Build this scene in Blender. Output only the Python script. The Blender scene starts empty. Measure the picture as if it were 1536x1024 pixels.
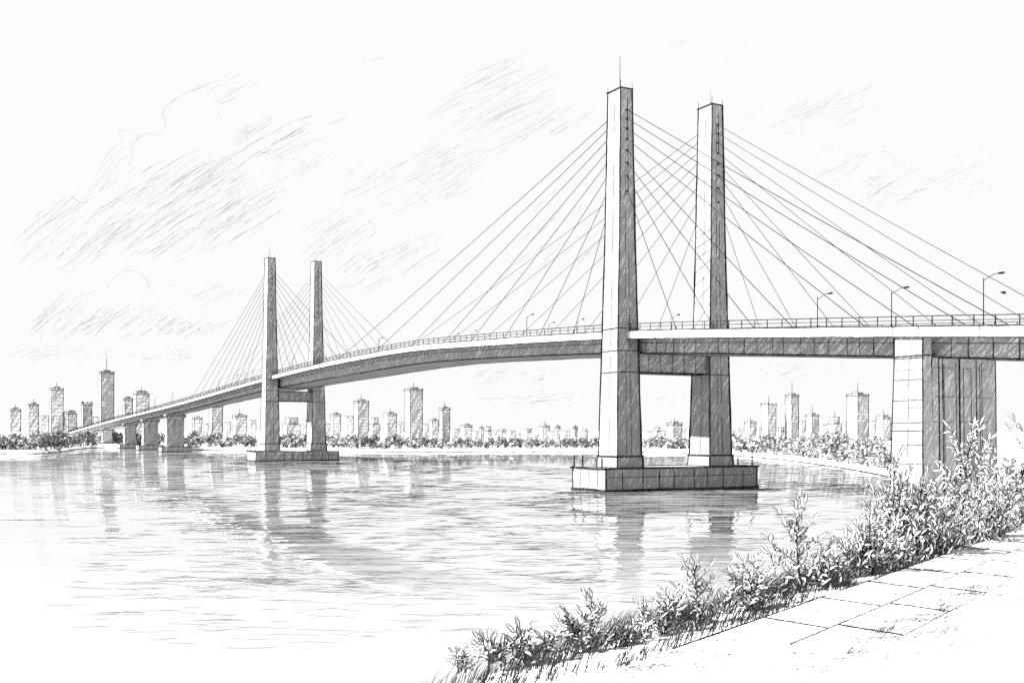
import bpy, math, random
import numpy as np
from mathutils import Vector, Matrix, noise as mnoise
random.seed(11)
R = random.random
def RU(a, b): return a + (b - a) * random.random()
C = bpy.context.scene.collection
SC = bpy.context.scene

# ------------------------------------------------------------------ survey
F, HX, HY, HC = 1655.0, 768.0, 646.0, 14.9      # focal length (px of a 1536 px frame), horizon, eye height
def W(x, y, d):                                  # a sight line followed out to distance d
    return Vector(((x - HX) / F * d, d, HC + (HY - y) / F * d))
A0 = Vector((27.4, 280.0, 0.0))                  # foot of the near front pylon leg
U = Vector((-0.4795, 0.8775, 0.0))               # along the bridge, away over the river
V = Vector((0.8775, 0.4795, 0.0))                # across the bridge
UP = Vector((0, 0, 1))
def B(s, v, z): return A0 + U * s + V * v + UP * z
def s_at(x, v=0.0):
    k = (x - HX) / F
    a = A0 + V * v
    return (a.x - k * a.y) / (0.4795 + 0.8775 * k)
def interp(tab, s):
    xs = [t[0] for t in tab]
    if s <= xs[0]: return tab[0][1]
    if s >= xs[-1]: return tab[-1][1]
    for i in range(len(tab) - 1):
        if xs[i] <= s <= xs[i + 1]:
            x0, y0 = tab[i]; x1, y1 = tab[i + 1]
            m0 = (y1 - tab[i - 1][1]) / (x1 - xs[i - 1]) if i > 0 else (y1 - y0) / (x1 - x0)
            m1 = (tab[i + 2][1] - y0) / (xs[i + 2] - x0) if i < len(tab) - 2 else (y1 - y0) / (x1 - x0)
            h = x1 - x0; t = (s - x0) / h
            return ((2*t**3 - 3*t*t + 1) * y0 + (t**3 - 2*t*t + t) * h * m0 + (-2*t**3 + 3*t*t) * y1 + (t**3 - t*t) * h * m1)
ZT = [(-200, 25.3), (-107, 32.7), (-88, 34.1), (-69, 35.5), (0, 40.2), (60, 42.9), (142, 45.4), (278, 43.4), (530, 33.7), (846, 23.2), (1180, 10.5)]
WT = [(-200, 22), (-95, 22), (-50, 26), (0, 29), (310, 24), (480, 17), (1200, 15)]
def lin(tab, s):
    if s <= tab[0][0]: return tab[0][1]
    for (a, b), (c, d) in zip(tab, tab[1:]):
        if s <= c: return b + (d - b) * (s - a) / (c - a)
    return tab[-1][1]
def zt(s): return interp(ZT, s)
def wd(s): return lin(WT, s)
def gdep(s): return 5.5 + 1.2 * max(0.0, 1 - abs(s - 215) / 150.0)

# ------------------------------------------------------------------ materials
def nodes(name):
    m = bpy.data.materials.new(name); m.use_nodes = True
    nt = m.node_tree; nt.nodes.clear()
    return m, nt
def N(nt, t, **kw):
    n = nt.nodes.new(t)
    for k, v in kw.items():
        if k in n.inputs: n.inputs[k].default_value = v
        else: setattr(n, k, v)
    return n
def ramp(nt, src, a, b, ca=(0, 0, 0, 1), cb=(1, 1, 1, 1)):
    r = nt.nodes.new('ShaderNodeValToRGB')
    r.color_ramp.elements[0].position = a; r.color_ramp.elements[1].position = b
    r.color_ramp.elements[0].color = ca; r.color_ramp.elements[1].color = cb
    nt.links.new(src, r.inputs[0]); return r.outputs[0]
def g(v): return (v, v, v, 1)
def hatch(name, light=.8, dark=.2, width=.35, angle=60, length=9., cover=.5, soft=.06, floors=0.0, fdark=.3, uv=True, rough=0.0):
    """paper-pale surface covered with slanted graphite strokes; strokes are `width` metres wide"""
    m, nt = nodes(name); L = nt.links.new
    tc = N(nt, 'ShaderNodeTexCoord')
    src = tc.outputs['UV' if uv else 'Object']
    wob = N(nt, 'ShaderNodeTexNoise', Scale=.35 / width, Detail=1.)
    L(src, wob.inputs['Vector'])
    wa = N(nt, 'ShaderNodeVectorMath', operation='MULTIPLY_ADD')
    L(wob.outputs['Color'], wa.inputs[0]); wa.inputs[1].default_value = (width * 2.2,) * 3
    L(src, wa.inputs[2])
    rot = N(nt, 'ShaderNodeVectorRotate', rotation_type='Z_AXIS', Angle=-math.radians(angle))
    L(wa.outputs[0], rot.inputs['Vector'])
    sc = N(nt, 'ShaderNodeVectorMath', operation='MULTIPLY')
    sc.inputs[1].default_value = (.5 / (width * length), .5 / width, .5 / width)
    L(rot.outputs[0], sc.inputs[0])
    nz = N(nt, 'ShaderNodeTexNoise', Scale=1., Detail=2., Roughness=.6)
    L(sc.outputs[0], nz.inputs['Vector'])
    st = ramp(nt, nz.outputs['Fac'], 1 - cover - soft, 1 - cover + soft)
    # second, steeper and lighter pass of strokes
    rot2 = N(nt, 'ShaderNodeVectorRotate', rotation_type='Z_AXIS', Angle=-math.radians(angle + 24))
    L(wa.outputs[0], rot2.inputs['Vector'])
    sc2 = N(nt, 'ShaderNodeVectorMath', operation='MULTIPLY')
    sc2.inputs[1].default_value = (.5 / (width * length * .7), .5 / (width * .8), .5 / width)
    L(rot2.outputs[0], sc2.inputs[0])
    nz2 = N(nt, 'ShaderNodeTexNoise', Scale=1., Detail=1.)
    L(sc2.outputs[0], nz2.inputs['Vector'])
    st2 = ramp(nt, nz2.outputs['Fac'], .54 , .66, g(0), g(.6))
    mx0 = N(nt, 'ShaderNodeMath', operation='MAXIMUM'); L(st, mx0.inputs[0]); L(st2, mx0.inputs[1])
    # paper grain breaks the strokes up
    gr = N(nt, 'ShaderNodeTexNoise', Scale=1.1 / width, Detail=2.)
    L(src, gr.inputs['Vector'])
    grr = ramp(nt, gr.outputs['Fac'], .3, .62, g(.45), g(1))
    mu = N(nt, 'ShaderNodeMath', operation='MULTIPLY'); L(mx0.outputs[0], mu.inputs[0]); L(grr, mu.inputs[1])
    fac = mu.outputs[0]
    if floors:
        sep = N(nt, 'ShaderNodeSeparateXYZ'); L(wa.outputs[0], sep.inputs[0])
        d = N(nt, 'ShaderNodeMath', operation='DIVIDE'); L(sep.outputs['Y'], d.inputs[0]); d.inputs[1].default_value = floors
        fr = N(nt, 'ShaderNodeMath', operation='FRACT'); L(d.outputs[0], fr.inputs[0])
        rr = ramp(nt, fr.outputs[0], .70, .74, g(0), g(fdark))
        mm = N(nt, 'ShaderNodeMath', operation='MULTIPLY'); L(rr, mm.inputs[0]); L(grr, mm.inputs[1])
        m2 = N(nt, 'ShaderNodeMath', operation='MAXIMUM'); L(fac, m2.inputs[0]); L(mm.outputs[0], m2.inputs[1]); fac = m2.outputs[0]
    mix = N(nt, 'ShaderNodeMix', data_type='RGBA')
    mix.inputs[6].default_value = g(light); mix.inputs[7].default_value = g(dark)
    L(fac, mix.inputs[0])
    b = N(nt, 'ShaderNodeBsdfDiffuse', Roughness=rough); L(mix.outputs[2], b.inputs['Color'])
    o = N(nt, 'ShaderNodeOutputMaterial'); L(b.outputs[0], o.inputs['Surface'])
    return m
def plain(name, lo, hi, scale=1., detail=3., a=.35, b=.65):
    m, nt = nodes(name); L = nt.links.new
    tc = N(nt, 'ShaderNodeTexCoord')
    nz = N(nt, 'ShaderNodeTexNoise', Scale=scale, Detail=detail); L(tc.outputs['Object'], nz.inputs['Vector'])
    c = ramp(nt, nz.outputs['Fac'], a, b, g(lo), g(hi))
    bs = N(nt, 'ShaderNodeBsdfDiffuse', Roughness=.8); L(c, bs.inputs['Color'])
    o = N(nt, 'ShaderNodeOutputMaterial'); L(bs.outputs[0], o.inputs['Surface'])
    return m
M = {}
M['ink'] = plain('graphite_line', .004, .06, .9)
M['ink_far'] = plain('graphite_line_faint', .006, .09, .25)
M['ink_soft'] = plain('graphite_line_soft', .012, .10, .9)
M['concrete'] = hatch('hatched_concrete', .46, .150, .20, 66, 9, .61)
M['concrete_far'] = hatch('hatched_concrete_coarse', .52, .185, .32, 64, 8, .57)
M['plinth'] = hatch('hatched_plinth_concrete', .44, .155, .20, 74, 8, .60)
M['girder'] = hatch('hatched_girder_steel', .50, .15, .22, 40, 7, .58)
M['parapet'] = hatch('pale_parapet_concrete', .80, .07, .20, 6, 14, .37)
M['road'] = plain('asphalt', .04, .07, .5)
M['pier'] = hatch('hatched_pier_concrete', .46, .165, .17, 60, 9, .60)
M['facade'] = hatch('hatched_facade', .66, .11, .9, 58, 8, .50, floors=4.2, fdark=.8)
M['facade_dark'] = hatch('hatched_dark_facade', .58, .11, .9, 58, 8, .56, floors=3.6, fdark=.9)
M['facade_pale'] = hatch('hatched_pale_facade', .66, .11, .9, 66, 8, .48, floors=5, fdark=.6)
M['cable'] = plain('cable_steel', .004, .05, .15)
M['lamp'] = plain('dark_lamp_metal', .006, .03, 2.)
M['bark'] = plain('dark_bark', .01, .06, 3.)
M['leaf'] = hatch('hatched_leaf', .66, .10, .013, 60, 6, .38)
M['leaf_rim'] = plain('leaf_rim', .005, .05, 6.)
M['tree_leaf'] = plain('tree_foliage', .25, .68, .5)
M['tree_leaf_dark'] = plain('tree_foliage_dark', .07, .27, .5)
M['grass'] = plain('grass_blades', .015, .12, 3.)
M['land'] = hatch('hatched_land', .80, .5, .5, 20, 10, .35)
M['bank'] = hatch('hatched_bank', .78, .12, .05, 25, 12, .40)
M['slab'] = hatch('hatched_paving', .82, .07, .055, 4, 12, .49)  # strokes dark enough to put shadow hatching into the colour, even in sun
M['revet'] = hatch('hatched_revetment', .82, .13, .5, 30, 10, .42)
M['cloud'] = plain('cloud_wisp', .13, .33, .01)
M['bird'] = plain('bird_feathers', .01, .04, 6.)
def water_mat():
    m, nt = nodes('river_water'); L = nt.links.new
    tc = N(nt, 'ShaderNodeTexCoord')
    def streak(sx, sy, det):
        sc = N(nt, 'ShaderNodeVectorMath', operation='MULTIPLY'); sc.inputs[1].default_value = (sx, sy, 1)
        L(tc.outputs['Object'], sc.inputs[0])
        nz = N(nt, 'ShaderNodeTexNoise', Scale=1., Detail=det, Roughness=.62); L(sc.outputs[0], nz.inputs['Vector'])
        return nz
    # long low waves: the facets tip sideways more than they tip up and down
    nz = streak(.045, .30, 2.)
    sp = N(nt, 'ShaderNodeSeparateColor'); L(nz.outputs['Color'], sp.inputs[0])
    def cen(o_, amp):
        m_ = N(nt, 'ShaderNodeMath', operation='MULTIPLY_ADD'); L(o_, m_.inputs[0]); m_.inputs[1].default_value = amp; m_.inputs[2].default_value = -amp * .5; return m_.outputs[0]
    cb = N(nt, 'ShaderNodeCombineXYZ'); L(cen(sp.outputs[0], .26), cb.inputs[0]); L(cen(sp.outputs[1], .017), cb.inputs[1]); cb.inputs[2].default_value = 1
    nm = N(nt, 'ShaderNodeVectorMath', operation='NORMALIZE'); L(cb.outputs[0], nm.inputs[0])
    lw = N(nt, 'ShaderNodeLayerWeight', Blend=.5)
    fac0 = ramp(nt, lw.outputs['Facing'], .845, .915)
    rf = streak(.045, .26, 3.)                       # wind-ruffled bands mirror less
    rr = ramp(nt, rf.outputs['Fac'], .42, .60, g(1), g(.45))
    fm = N(nt, 'ShaderNodeMath', operation='MULTIPLY'); L(fac0, fm.inputs[0]); L(rr, fm.inputs[1]); fac = fm.outputs[0]
    df = N(nt, 'ShaderNodeBsdfDiffuse', Color=g(.21))
    gl = N(nt, 'ShaderNodeBsdfGlossy', Color=g(.98), Roughness=.01); L(nm.outputs[0], gl.inputs['Normal'])
    mx = N(nt, 'ShaderNodeMixShader'); L(fac, mx.inputs[0]); L(df.outputs[0], mx.inputs[1]); L(gl.outputs[0], mx.inputs[2])
    o = N(nt, 'ShaderNodeOutputMaterial'); L(mx.outputs[0], o.inputs['Surface'])
    return m
M['water'] = water_mat()

# ------------------------------------------------------------------ mesh helpers
class MB:
    def __init__(self): self.v, self.f, self.m = [], [], []
    def poly(self, pts, mat=0):
        b = len(self.v); self.v.extend([tuple(p) for p in pts]); self.f.append(tuple(range(b, b + len(pts)))); self.m.append(mat)
    def mesh(self, verts, faces, mat=0):
        b = len(self.v); self.v.extend([tuple(p) for p in verts])
        for f in faces: self.f.append(tuple(i + b for i in f)); self.m.append(mat)
    def hexa(self, p, mat=0):                    # p: 4 bottom (ccw from above), 4 top
        self.mesh(p, [(3, 2, 1, 0), (4, 5, 6, 7), (0, 1, 5, 4), (1, 2, 6, 5), (2, 3, 7, 6), (3, 0, 4, 7)], mat)
    def tube(self, pts, r, n=4, mat=1, caps=True):
        pts = [Vector(p) for p in pts]; k = len(pts)
        rs = r if isinstance(r, (list, tuple)) else [r] * k
        b = len(self.v)
        for i, p in enumerate(pts):
            t = (pts[min(i + 1, k - 1)] - pts[max(i - 1, 0)])
            if t.length < 1e-9: t = Vector((0, 0, 1))
            t.normalize()
            a = t.cross(UP)
            if a.length < .05: a = t.cross(Vector((1, 0, 0)))
            a.normalize(); c = t.cross(a)
            for j in range(n):
                q = 2 * math.pi * (j + .5) / n
                self.v.append(tuple(p + (a * math.cos(q) + c * math.sin(q)) * rs[i]))
        for i in range(k - 1):
            for j in range(n):
                j2 = (j + 1) % n
                self.f.append((b + i*n + j, b + i*n + j2, b + (i+1)*n + j2, b + (i+1)*n + j)); self.m.append(mat)
        if caps:
            self.f.append(tuple(b + j for j in range(n))[::-1]); self.m.append(mat)
            self.f.append(tuple(b + (k-1)*n + j for j in range(n))); self.m.append(mat)
    def line(self, p, q, r, over=0.0, mat=1, wob=0.0):   # an edge strip with a little overshoot and waver
        p, q = Vector(p), Vector(q); d = q - p; L = d.length
        if L < 1e-6: return
        d.normalize(); p = p - d * over * RU(.3, 1); q = q + d * over * RU(.3, 1)
        n = max(2, min(10, int(L / 6) + 2)) if wob else 2
        pts, rr = [], []
        for i in range(n):
            t = i / (n - 1)
            o = Vector((RU(-1, 1), RU(-1, 1), RU(-1, 1))) * wob if 0 < i < n - 1 else Vector((0, 0, 0))
            pts.append(p.lerp(q, t) + o); rr.append(r * RU(.75, 1.25) if wob else r)
        self.tube(pts, rr, 4, mat)
    def build(self, name, mats, parent=None, origin=None):
        me = bpy.data.meshes.new(name)
        o = Vector(origin) if origin is not None else Vector((0, 0, 0))
        va = np.array(self.v, dtype=np.float64).reshape(-1, 3)
        off = np.array(o) if parent is None else np.array(world_loc(parent))
        me.from_pydata((va - off).tolist(), [], self.f)
        for m in (mats if isinstance(mats, (list, tuple)) else [mats]): me.materials.append(m)
        me.polygons.foreach_set('material_index', np.array(self.m, dtype=np.int32))
        # metre-true UVs: along the face and up it
        me.update()
        nl = len(me.loops); uv = np.zeros((nl, 2))
        nr = np.zeros(len(me.polygons) * 3); me.polygons.foreach_get('normal', nr); nr = nr.reshape(-1, 3)
        lt = np.zeros(len(me.polygons), dtype=np.int64); me.polygons.foreach_get('loop_total', lt)
        lv = np.zeros(nl, dtype=np.int64); me.loops.foreach_get('vertex_index', lv)
        pn = np.repeat(nr, lt, axis=0); co = va[lv]
        h = np.hypot(pn[:, 0], pn[:, 1]); flat = np.abs(pn[:, 2]) > .72; h[h < 1e-6] = 1
        tx, ty = -pn[:, 1] / h, pn[:, 0] / h
        uv[:, 0] = np.where(flat, co[:, 0], co[:, 0] * tx + co[:, 1] * ty)
        uv[:, 1] = np.where(flat, co[:, 1], co[:, 2])
        me.uv_layers.new(name='UVMap').data.foreach_set('uv', uv.ravel())
        ob = bpy.data.objects.new(name, me); C.objects.link(ob)
        if parent is not None: ob.parent = parent
        else: ob.location = o
        return ob
WL = {}
def world_loc(o):
    p = Vector(o.location)
    while o.parent is not None: o = o.parent; p = p + Vector(o.location)
    return p
def tag(o, label=None, cat=None, group=None, kind=None):
    if label: o['label'] = label
    if cat: o['category'] = cat
    if group: o['group'] = group
    if kind: o['kind'] = kind
    return o
def thing(name, loc, label, cat, group=None):
    o = bpy.data.objects.new(name, None); C.objects.link(o); o.location = loc; o.empty_display_size = .5
    return tag(o, label, cat, group)
def copy_tree(o, loc, label):
    r = o.copy(); C.objects.link(r); r.location = loc; r['label'] = label
    for ch in o.children:
        c = ch.copy(); C.objects.link(c); c.parent = r
        for gch in ch.children:
            d = gch.copy(); C.objects.link(d); d.parent = c
    return r
ORD = ['first', 'second', 'third', 'fourth', 'fifth', 'sixth', 'seventh', 'eighth', 'ninth', 'tenth', 'eleventh', 'twelfth', 'thirteenth', 'fourteenth', 'fifteenth', 'sixteenth', 'seventeenth', 'eighteenth', 'nineteenth', 'twentieth']
def ordn(i):
    if i < 20: return ORD[i]
    tens = ['', '', 'twenty', 'thirty', 'forty', 'fifty', 'sixty'][(i + 1) // 10]
    u = (i + 1) % 10
    return tens[:-1] + 'ieth' if u == 0 else tens + '-' + ORD[u - 1]

# ------------------------------------------------------------------ light, sky, camera
cam = bpy.data.cameras.new('camera'); co = bpy.data.objects.new('camera', cam); C.objects.link(co)
co.location = (0, 0, HC); co.rotation_euler = (math.radians(90), 0, 0)
cam.sensor_width = 36; cam.lens = F / 1536 * 36; cam.shift_y = (HY - 512) / 1536
cam.clip_start = .2; cam.clip_end = 60000
SC.camera = co
sun_dir = Vector((-.96, -.08, 0)).normalized(); EL = math.radians(42)
sun_dir = Vector((sun_dir.x * math.cos(EL), sun_dir.y * math.cos(EL), math.sin(EL)))
ld = bpy.data.lights.new('sun', 'SUN'); ld.energy = 5.0; ld.angle = math.radians(.5); ld.color = (1, .985, .96)
lo = bpy.data.objects.new('sun', ld); C.objects.link(lo); lo.rotation_euler = sun_dir.to_track_quat('Z', 'Y').to_euler(); lo.location = (-200, 60, 200)
w = bpy.data.worlds.new('World'); SC.world = w; w.use_nodes = True
nt = w.node_tree; nt.nodes.clear()
sky = nt.nodes.new('ShaderNodeTexSky'); sky.sky_type = 'NISHITA'; sky.sun_disc = False
sky.sun_elevation = EL; sky.sun_rotation = math.atan2(sun_dir.x, sun_dir.y)
sky.air_density = 1.0; sky.dust_density = 3.0; sky.ozone_density = 1.0
bw = nt.nodes.new('ShaderNodeRGBToBW'); nt.links.new(sky.outputs[0], bw.inputs[0])
bg = nt.nodes.new('ShaderNodeBackground'); bg.inputs['Strength'].default_value = .055
vmx = nt.nodes.new('ShaderNodeMath'); vmx.operation = 'MAXIMUM'; vmx.inputs[1].default_value = 4.72      # a bright even veil of high cloud
vmn = nt.nodes.new('ShaderNodeMath'); vmn.operation = 'MINIMUM'; vmn.inputs[1].default_value = 5.2
nt.links.new(bw.outputs[0], vmx.inputs[0]); nt.links.new(vmx.outputs[0], vmn.inputs[0]); nt.links.new(vmn.outputs[0], bg.inputs['Color'])
wo = nt.nodes.new('ShaderNodeOutputWorld'); nt.links.new(bg.outputs[0], wo.inputs['Surface'])
SC.view_settings.view_transform = 'Standard'; SC.view_settings.look = 'None'
SC.view_settings.exposure = 1.9; SC.view_settings.gamma = 1
SC.cycles.max_bounces = 6; SC.cycles.diffuse_bounces = 3; SC.cycles.glossy_bounces = 3
SC.cycles.use_denoising = False

# ------------------------------------------------------------------ water and land
wm = MB(); wm.poly([(-16000, -400, 0), (16000, -400, 0), (16000, 24000, 0), (-16000, 24000, 0)])
tag(wm.build('river_water', M['water']), 'wide calm pale river rippling under the bridge', kind='structure')

shore = [(-420, 680.5), (-250, 680), (-100, 679.5), (0, 679.5), (60, 680), (95, 677.5), (118, 673), (150, 671), (190, 671.3), (240, 673), (300, 674.5), (420, 676), (560, 677.5), (700, 677.5), (820, 677), (950, 677.5), (1040, 679), (1110, 683.5), (1150, 687), (1190, 691), (1240, 698), (1290, 706), (1340, 716), (1380, 726)]
SH = []
for x, y in shore:
    d = HC * F / (y - HY); SH.append(Vector(((x - HX) / F * d, d, 0)))
SH += [Vector((100, 262, 0)), Vector((94, 228, 0)), Vector((84, 196, 0)), Vector((64, 158, 0)), Vector((44, 122, 0)), Vector((24, 84, 0)), Vector((8, 52, 0)), Vector((-6, 24, 0)), Vector((-22, -8, 0)), Vector((-60, -70, 0)), Vector((-200, -300, 0))]
# even it out
def chaikin(p, n=2):
    for _ in range(n):
        q = [p[0]]
        for a, b in zip(p, p[1:]): q += [a.lerp(b, .25), a.lerp(b, .75)]
        p = q + [p[-1]]
    return p
SHS = chaikin(SH)
prof = [(-3, -1.2), (0, 0.0), (2.5, .9), (9, 1.8), (14, 2.1), (60, 2.6), (400, 3.0), (3000, 3.2), (15000, 3.2)]
def outward(i):
    a, b = SHS[max(0, i - 1)], SHS[min(len(SHS) - 1, i + 1)]
    t = (b - a).normalized(); n = Vector((-t.y, t.x, 0))
    return n
lm = MB(); ring = []
for i, p in enumerate(SHS):
    n = outward(i)
    if p.y > 420: n = n.lerp(Vector((p.x * .0006, 1, 0)).normalized(), .6).normalized()
    ring.append(n)
nrm = []
for i in range(len(ring)):
    a = Vector((0, 0, 0))
    for j in range(max(0, i - 4), min(len(ring), i + 5)): a += ring[j]
    nrm.append(a.normalized())
# near strip of the land (water's edge and first metres)
def strip(name, pr, mats, label, smooth=False):
    mb = MB(); k = len(pr)
    for i, p in enumerate(SHS):
        for d, z in pr:
            q = p + nrm[i] * d; mb.v.append((q.x, q.y, z))
    for i in range(len(SHS) - 1):
        for j in range(k - 1):
            mb.f.append((i*k + j, i*k + j + 1, (i+1)*k + j + 1, (i+1)*k + j)); mb.m.append(0)
    return mb
# which side is inland: far shore runs left to right, inland is +y
rv = strip('revetment', [(-3, -1.2), (0, 0.0), (3.5, 1.3), (9.0, 2.2), (9.6, 2.25)], None, '')
# outline of the stone edge: at the water and along its top, and joints down it
L0, L1 = [], []
for i, p in enumerate(SHS):
    far = .11 + .0002 * p.y
    L0.append(p + Vector((0, 0, .12))); L1.append(p + nrm[i] * 9.0 + Vector((0, 0, 2.3)))
sel = [i for i, p in enumerate(SHS) if p.y > 150]
rv.tube([L0[i] for i in sel], [.16 + .0003 * SHS[i].y for i in sel], 4, 1)
rv.tube([L1[i] for i in sel], [.06 + .0002 * SHS[i].y for i in sel], 4, 1)
for i in sel:
    if SHS[i].x > 60 and SHS[i].y < 800 and i % 2 == 0:
        rv.line(SHS[i] + nrm[i] * 1.0 + UP * .5, SHS[i] + nrm[i] * 9 + UP * 2.3, .10, mat=1)
tag(rv.build('riverbank', [M['revet'], M['ink']]), 'pale sloping stone bank along the waterline', kind='structure')
# the land: one sheet to the horizon, starting behind the stone edge
gm = MB(); pts = [SHS[i] + nrm[i] * 9.3 for i in range(len(SHS))]
far = []
for i, p in enumerate(pts):
    if p.y > 420: q = Vector((p.x * 30, 16000, 0))
    else:
        q = Vector((16000, 16000 - (420 - p.y) * 40, 0))
    far.append(q)
for i in range(len(pts)):
    p, q = pts[i], far[i]
    m1 = p + nrm[i] * 60; 
    for v_, z in ((p, 2.23), (p.lerp(q, .004), 2.6), (p.lerp(q, .05), 3.0), (q, 3.2)): gm.v.append((v_.x, v_.y, z))
for i in range(len(pts) - 1):
    for j in range(3):
        gm.f.append((i*4 + j, i*4 + j + 1, (i+1)*4 + j + 1, (i+1)*4 + j)); gm.m.append(0)
tag(gm.build('ground', [M['land']]), 'flat pale land of the far shore below the skyline', kind='structure')

# near bank: plateau with the path, dropping to the river
PD = Vector((.581, .814, 0)); PN = Vector((-.814, .581, 0))     # along the path / towards the river
P0 = Vector((1.62, 11.06, 0)); PZ = 12.7
def near_z(q, t):
    n = mnoise.noise(Vector((q * .35, t * .35, 3.1))) * .10
    if q < -1.63: return PZ + .024 + (n * .2 if q < -2.6 else 0)
    if q < -.0: return PZ - .02
    if q < 1.5: return PZ - .02 - .16 * q + n * .5
    if q < 25: return max(1.2, PZ - .26 - (q - 1.5) * .55) + n
    return 1.2 - (q - 25) * .12
nb = MB(); qs = [-400, -120, -60, -30, -18, -12, -8, -6, -4.5, -3.4, -2.6, -1.8, -1.64, -1.62, -1, -.3, 0, .4, .8, 1.2, 1.5, 2, 3, 4.5, 7, 11, 16, 21, 25, 32, 40, 50]
ts = [-120, -60, -40, -25, -15] + [-10 + i * 1.2 for i in range(40)] + [45, 55, 70, 90, 120, 160, 220, 300]
for t in ts:
    for q in qs:
        p = P0 + PD * t + PN * q
        z = near_z(q, t)
        if t > 120: z = 1.5 + (z - 1.5) * max(0., 1 - (t - 120) / 160)
        nb.v.append((p.x, p.y, z))
nq = len(qs)
for i in range(len(ts) - 1):
    for j in range(nq - 1):
        nb.f.append((i*nq + j, (i+1)*nq + j, (i+1)*nq + j + 1, i*nq + j + 1)[::-1]); nb.m.append(0)
tag(nb.build('grassy_bank', [M['bank']]), 'pale near bank dropping from the path to the river', kind='structure')

# the paved path
pm = MB(); PW = 1.66
for i in range(-16, 60):
    t0, t1 = i * 1.9 + .35, i * 1.9 + 1.9 + .35
    for q0, q1, sk in ((-.86, -.02, .0), (-PW, -.88, .28)):
        def pp(t, q, z): 
            return P0 + PD * (t + q * .28 + sk) + PN * q + UP * z
        a = .012
        pm.hexa([pp(t0 + a, q0, PZ - .1), pp(t1 - a, q0, PZ - .1), pp(t1 - a, q1, PZ - .1), pp(t0 + a, q1, PZ - .1),
                 pp(t0 + a, q0, PZ + .02), pp(t1 - a, q0, PZ + .02), pp(t1 - a, q1, PZ + .02), pp(t0 + a, q1, PZ + .02)][::1], 0)
        if i > -1:
            pm.line(pp(t1, q0 + .02, PZ + .022), pp(t1, q1 - .02, PZ + .024), .016, .04, 1)
for q, r in ((0, .009), (-.87, .007), (-PW - .01, .008)):
    run = []
    for i in range(0 if q > -.5 else 1 if q > -1 else 2, 64):
        t = i * .9; run.append(P0 + PD * t + PN * (q + RU(-.006, .006)) + UP * (PZ + .022))
    pm.tube(run, [r * RU(.6, 1.3) for _ in run], 4, 1)
tag(pm.build('path', [M['slab'], M['ink']]), 'pale paved footpath along the top of the near bank', kind='structure')

# ------------------------------------------------------------------ bridge deck
S0, S1 = -185, 1165
st = [S0 + i * 7.5 for i in range(int((S1 - S0) / 7.5) + 1)]
bd = thing('bridge_deck', B(0, 0, zt(0)), 'long arched road deck with pale parapets running through both pylon pairs', 'bridge')
def sweep(mb, prof, mat=0, s_list=st, close=True):
    b = len(mb.v); k = None
    for s in s_list:
        pr = prof(s); k = len(pr)
        for v, z in pr: mb.v.append(tuple(B(s, v, z)))
    n = len(s_list)
    for i in range(n - 1):
        for j in range(k if close else k - 1):
            j2 = (j + 1) % k
            mb.f.append((b + i*k + j, b + i*k + j2, b + (i+1)*k + j2, b + (i+1)*k + j)); mb.m.append(mat)
    mb.f.append(tuple(b + j for j in range(k))[::-1]); mb.m.append(mat)
    mb.f.append(tuple(b + (n-1)*k + j for j in range(k))); mb.m.append(mat)
def lr(s): return .14 + max(0, s) * .00016          # thickness of the drawn edges
def rail_line(mb, v, z, k=1., mat=1, s_list=st, wob=.03):
    mb.tube([B(s, v(s) if callable(v) else v, z(s) + RU(-wob, wob)) for s in s_list], [lr(s) * k * RU(.8, 1.2) for s in s_list], 4, mat)
pw = MB()
sweep(pw, lambda s: [(-.2, zt(s) - 2.0), (-.2, zt(s)), (.35, zt(s)), (.35, zt(s) - 2.0)])
rail_line(pw, -.22, lambda s: zt(s) - .02, 1.1); rail_line(pw, -.22, lambda s: zt(s) - 2.0, 1.3)
rail_line(pw, -.21, lambda s: zt(s) - .42, .4, 2)
for x in (1340, 1379, 1470): pw.line(B(s_at(x), -.22, zt(s_at(x)) - 2), B(s_at(x), -.22, zt(s_at(x))), .1, .1)
pw.build('parapet', [M['parapet'], M['ink'], M['ink_soft']], bd)
pf = MB()
sweep(pf, lambda s: [(wd(s) - .35, zt(s) - 2.0), (wd(s) - .35, zt(s)), (wd(s) + .2, zt(s)), (wd(s) + .2, zt(s) - 2.0)])
rail_line(pf, lambda s: wd(s) + .2, lambda s: zt(s) - 2.0)
pf.build('parapet', [M['parapet'], M['ink']], bd)
sl = MB(); sweep(sl, lambda s: [(.36, zt(s) - 1.7), (.36, zt(s) - 1.2), (wd(s) - .36, zt(s) - 1.2), (wd(s) - .36, zt(s) - 1.7)])
sl.build('deck_slab', [M['girder']], bd)
rd = MB(); sweep(rd, lambda s: [(1.6, zt(s) - 1.196), (1.6, zt(s) - 1.14), (wd(s) - 1.6, zt(s) - 1.14), (wd(s) - 1.6, zt(s) - 1.196)])
rd.build('road_surface', [M['road']], bd)
gd = MB(); sweep(gd, lambda s: [(4.3, zt(s) - gdep(s)), (4.3, zt(s) - 1.71), (wd(s) - 4.3, zt(s) - 1.71), (wd(s) - 4.3, zt(s) - gdep(s))])
rail_line(gd, 4.26, lambda s: zt(s) - gdep(s), 1.6); rail_line(gd, lambda s: wd(s) - 4.26, lambda s: zt(s) - gdep(s), 1.3)
rail_line(gd, 4.26, lambda s: zt(s) - 2.9, .5)
s = -180
while s < 6:
    gd.line(B(s, 4.27, zt(s) - gdep(s)), B(s, 4.27, zt(s) - 2.1), .07 if R() < .7 else .12, 0, 1); s += RU(3.2, 5.5)
gd.build('girder', [M['girder'], M['ink']], bd)
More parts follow.
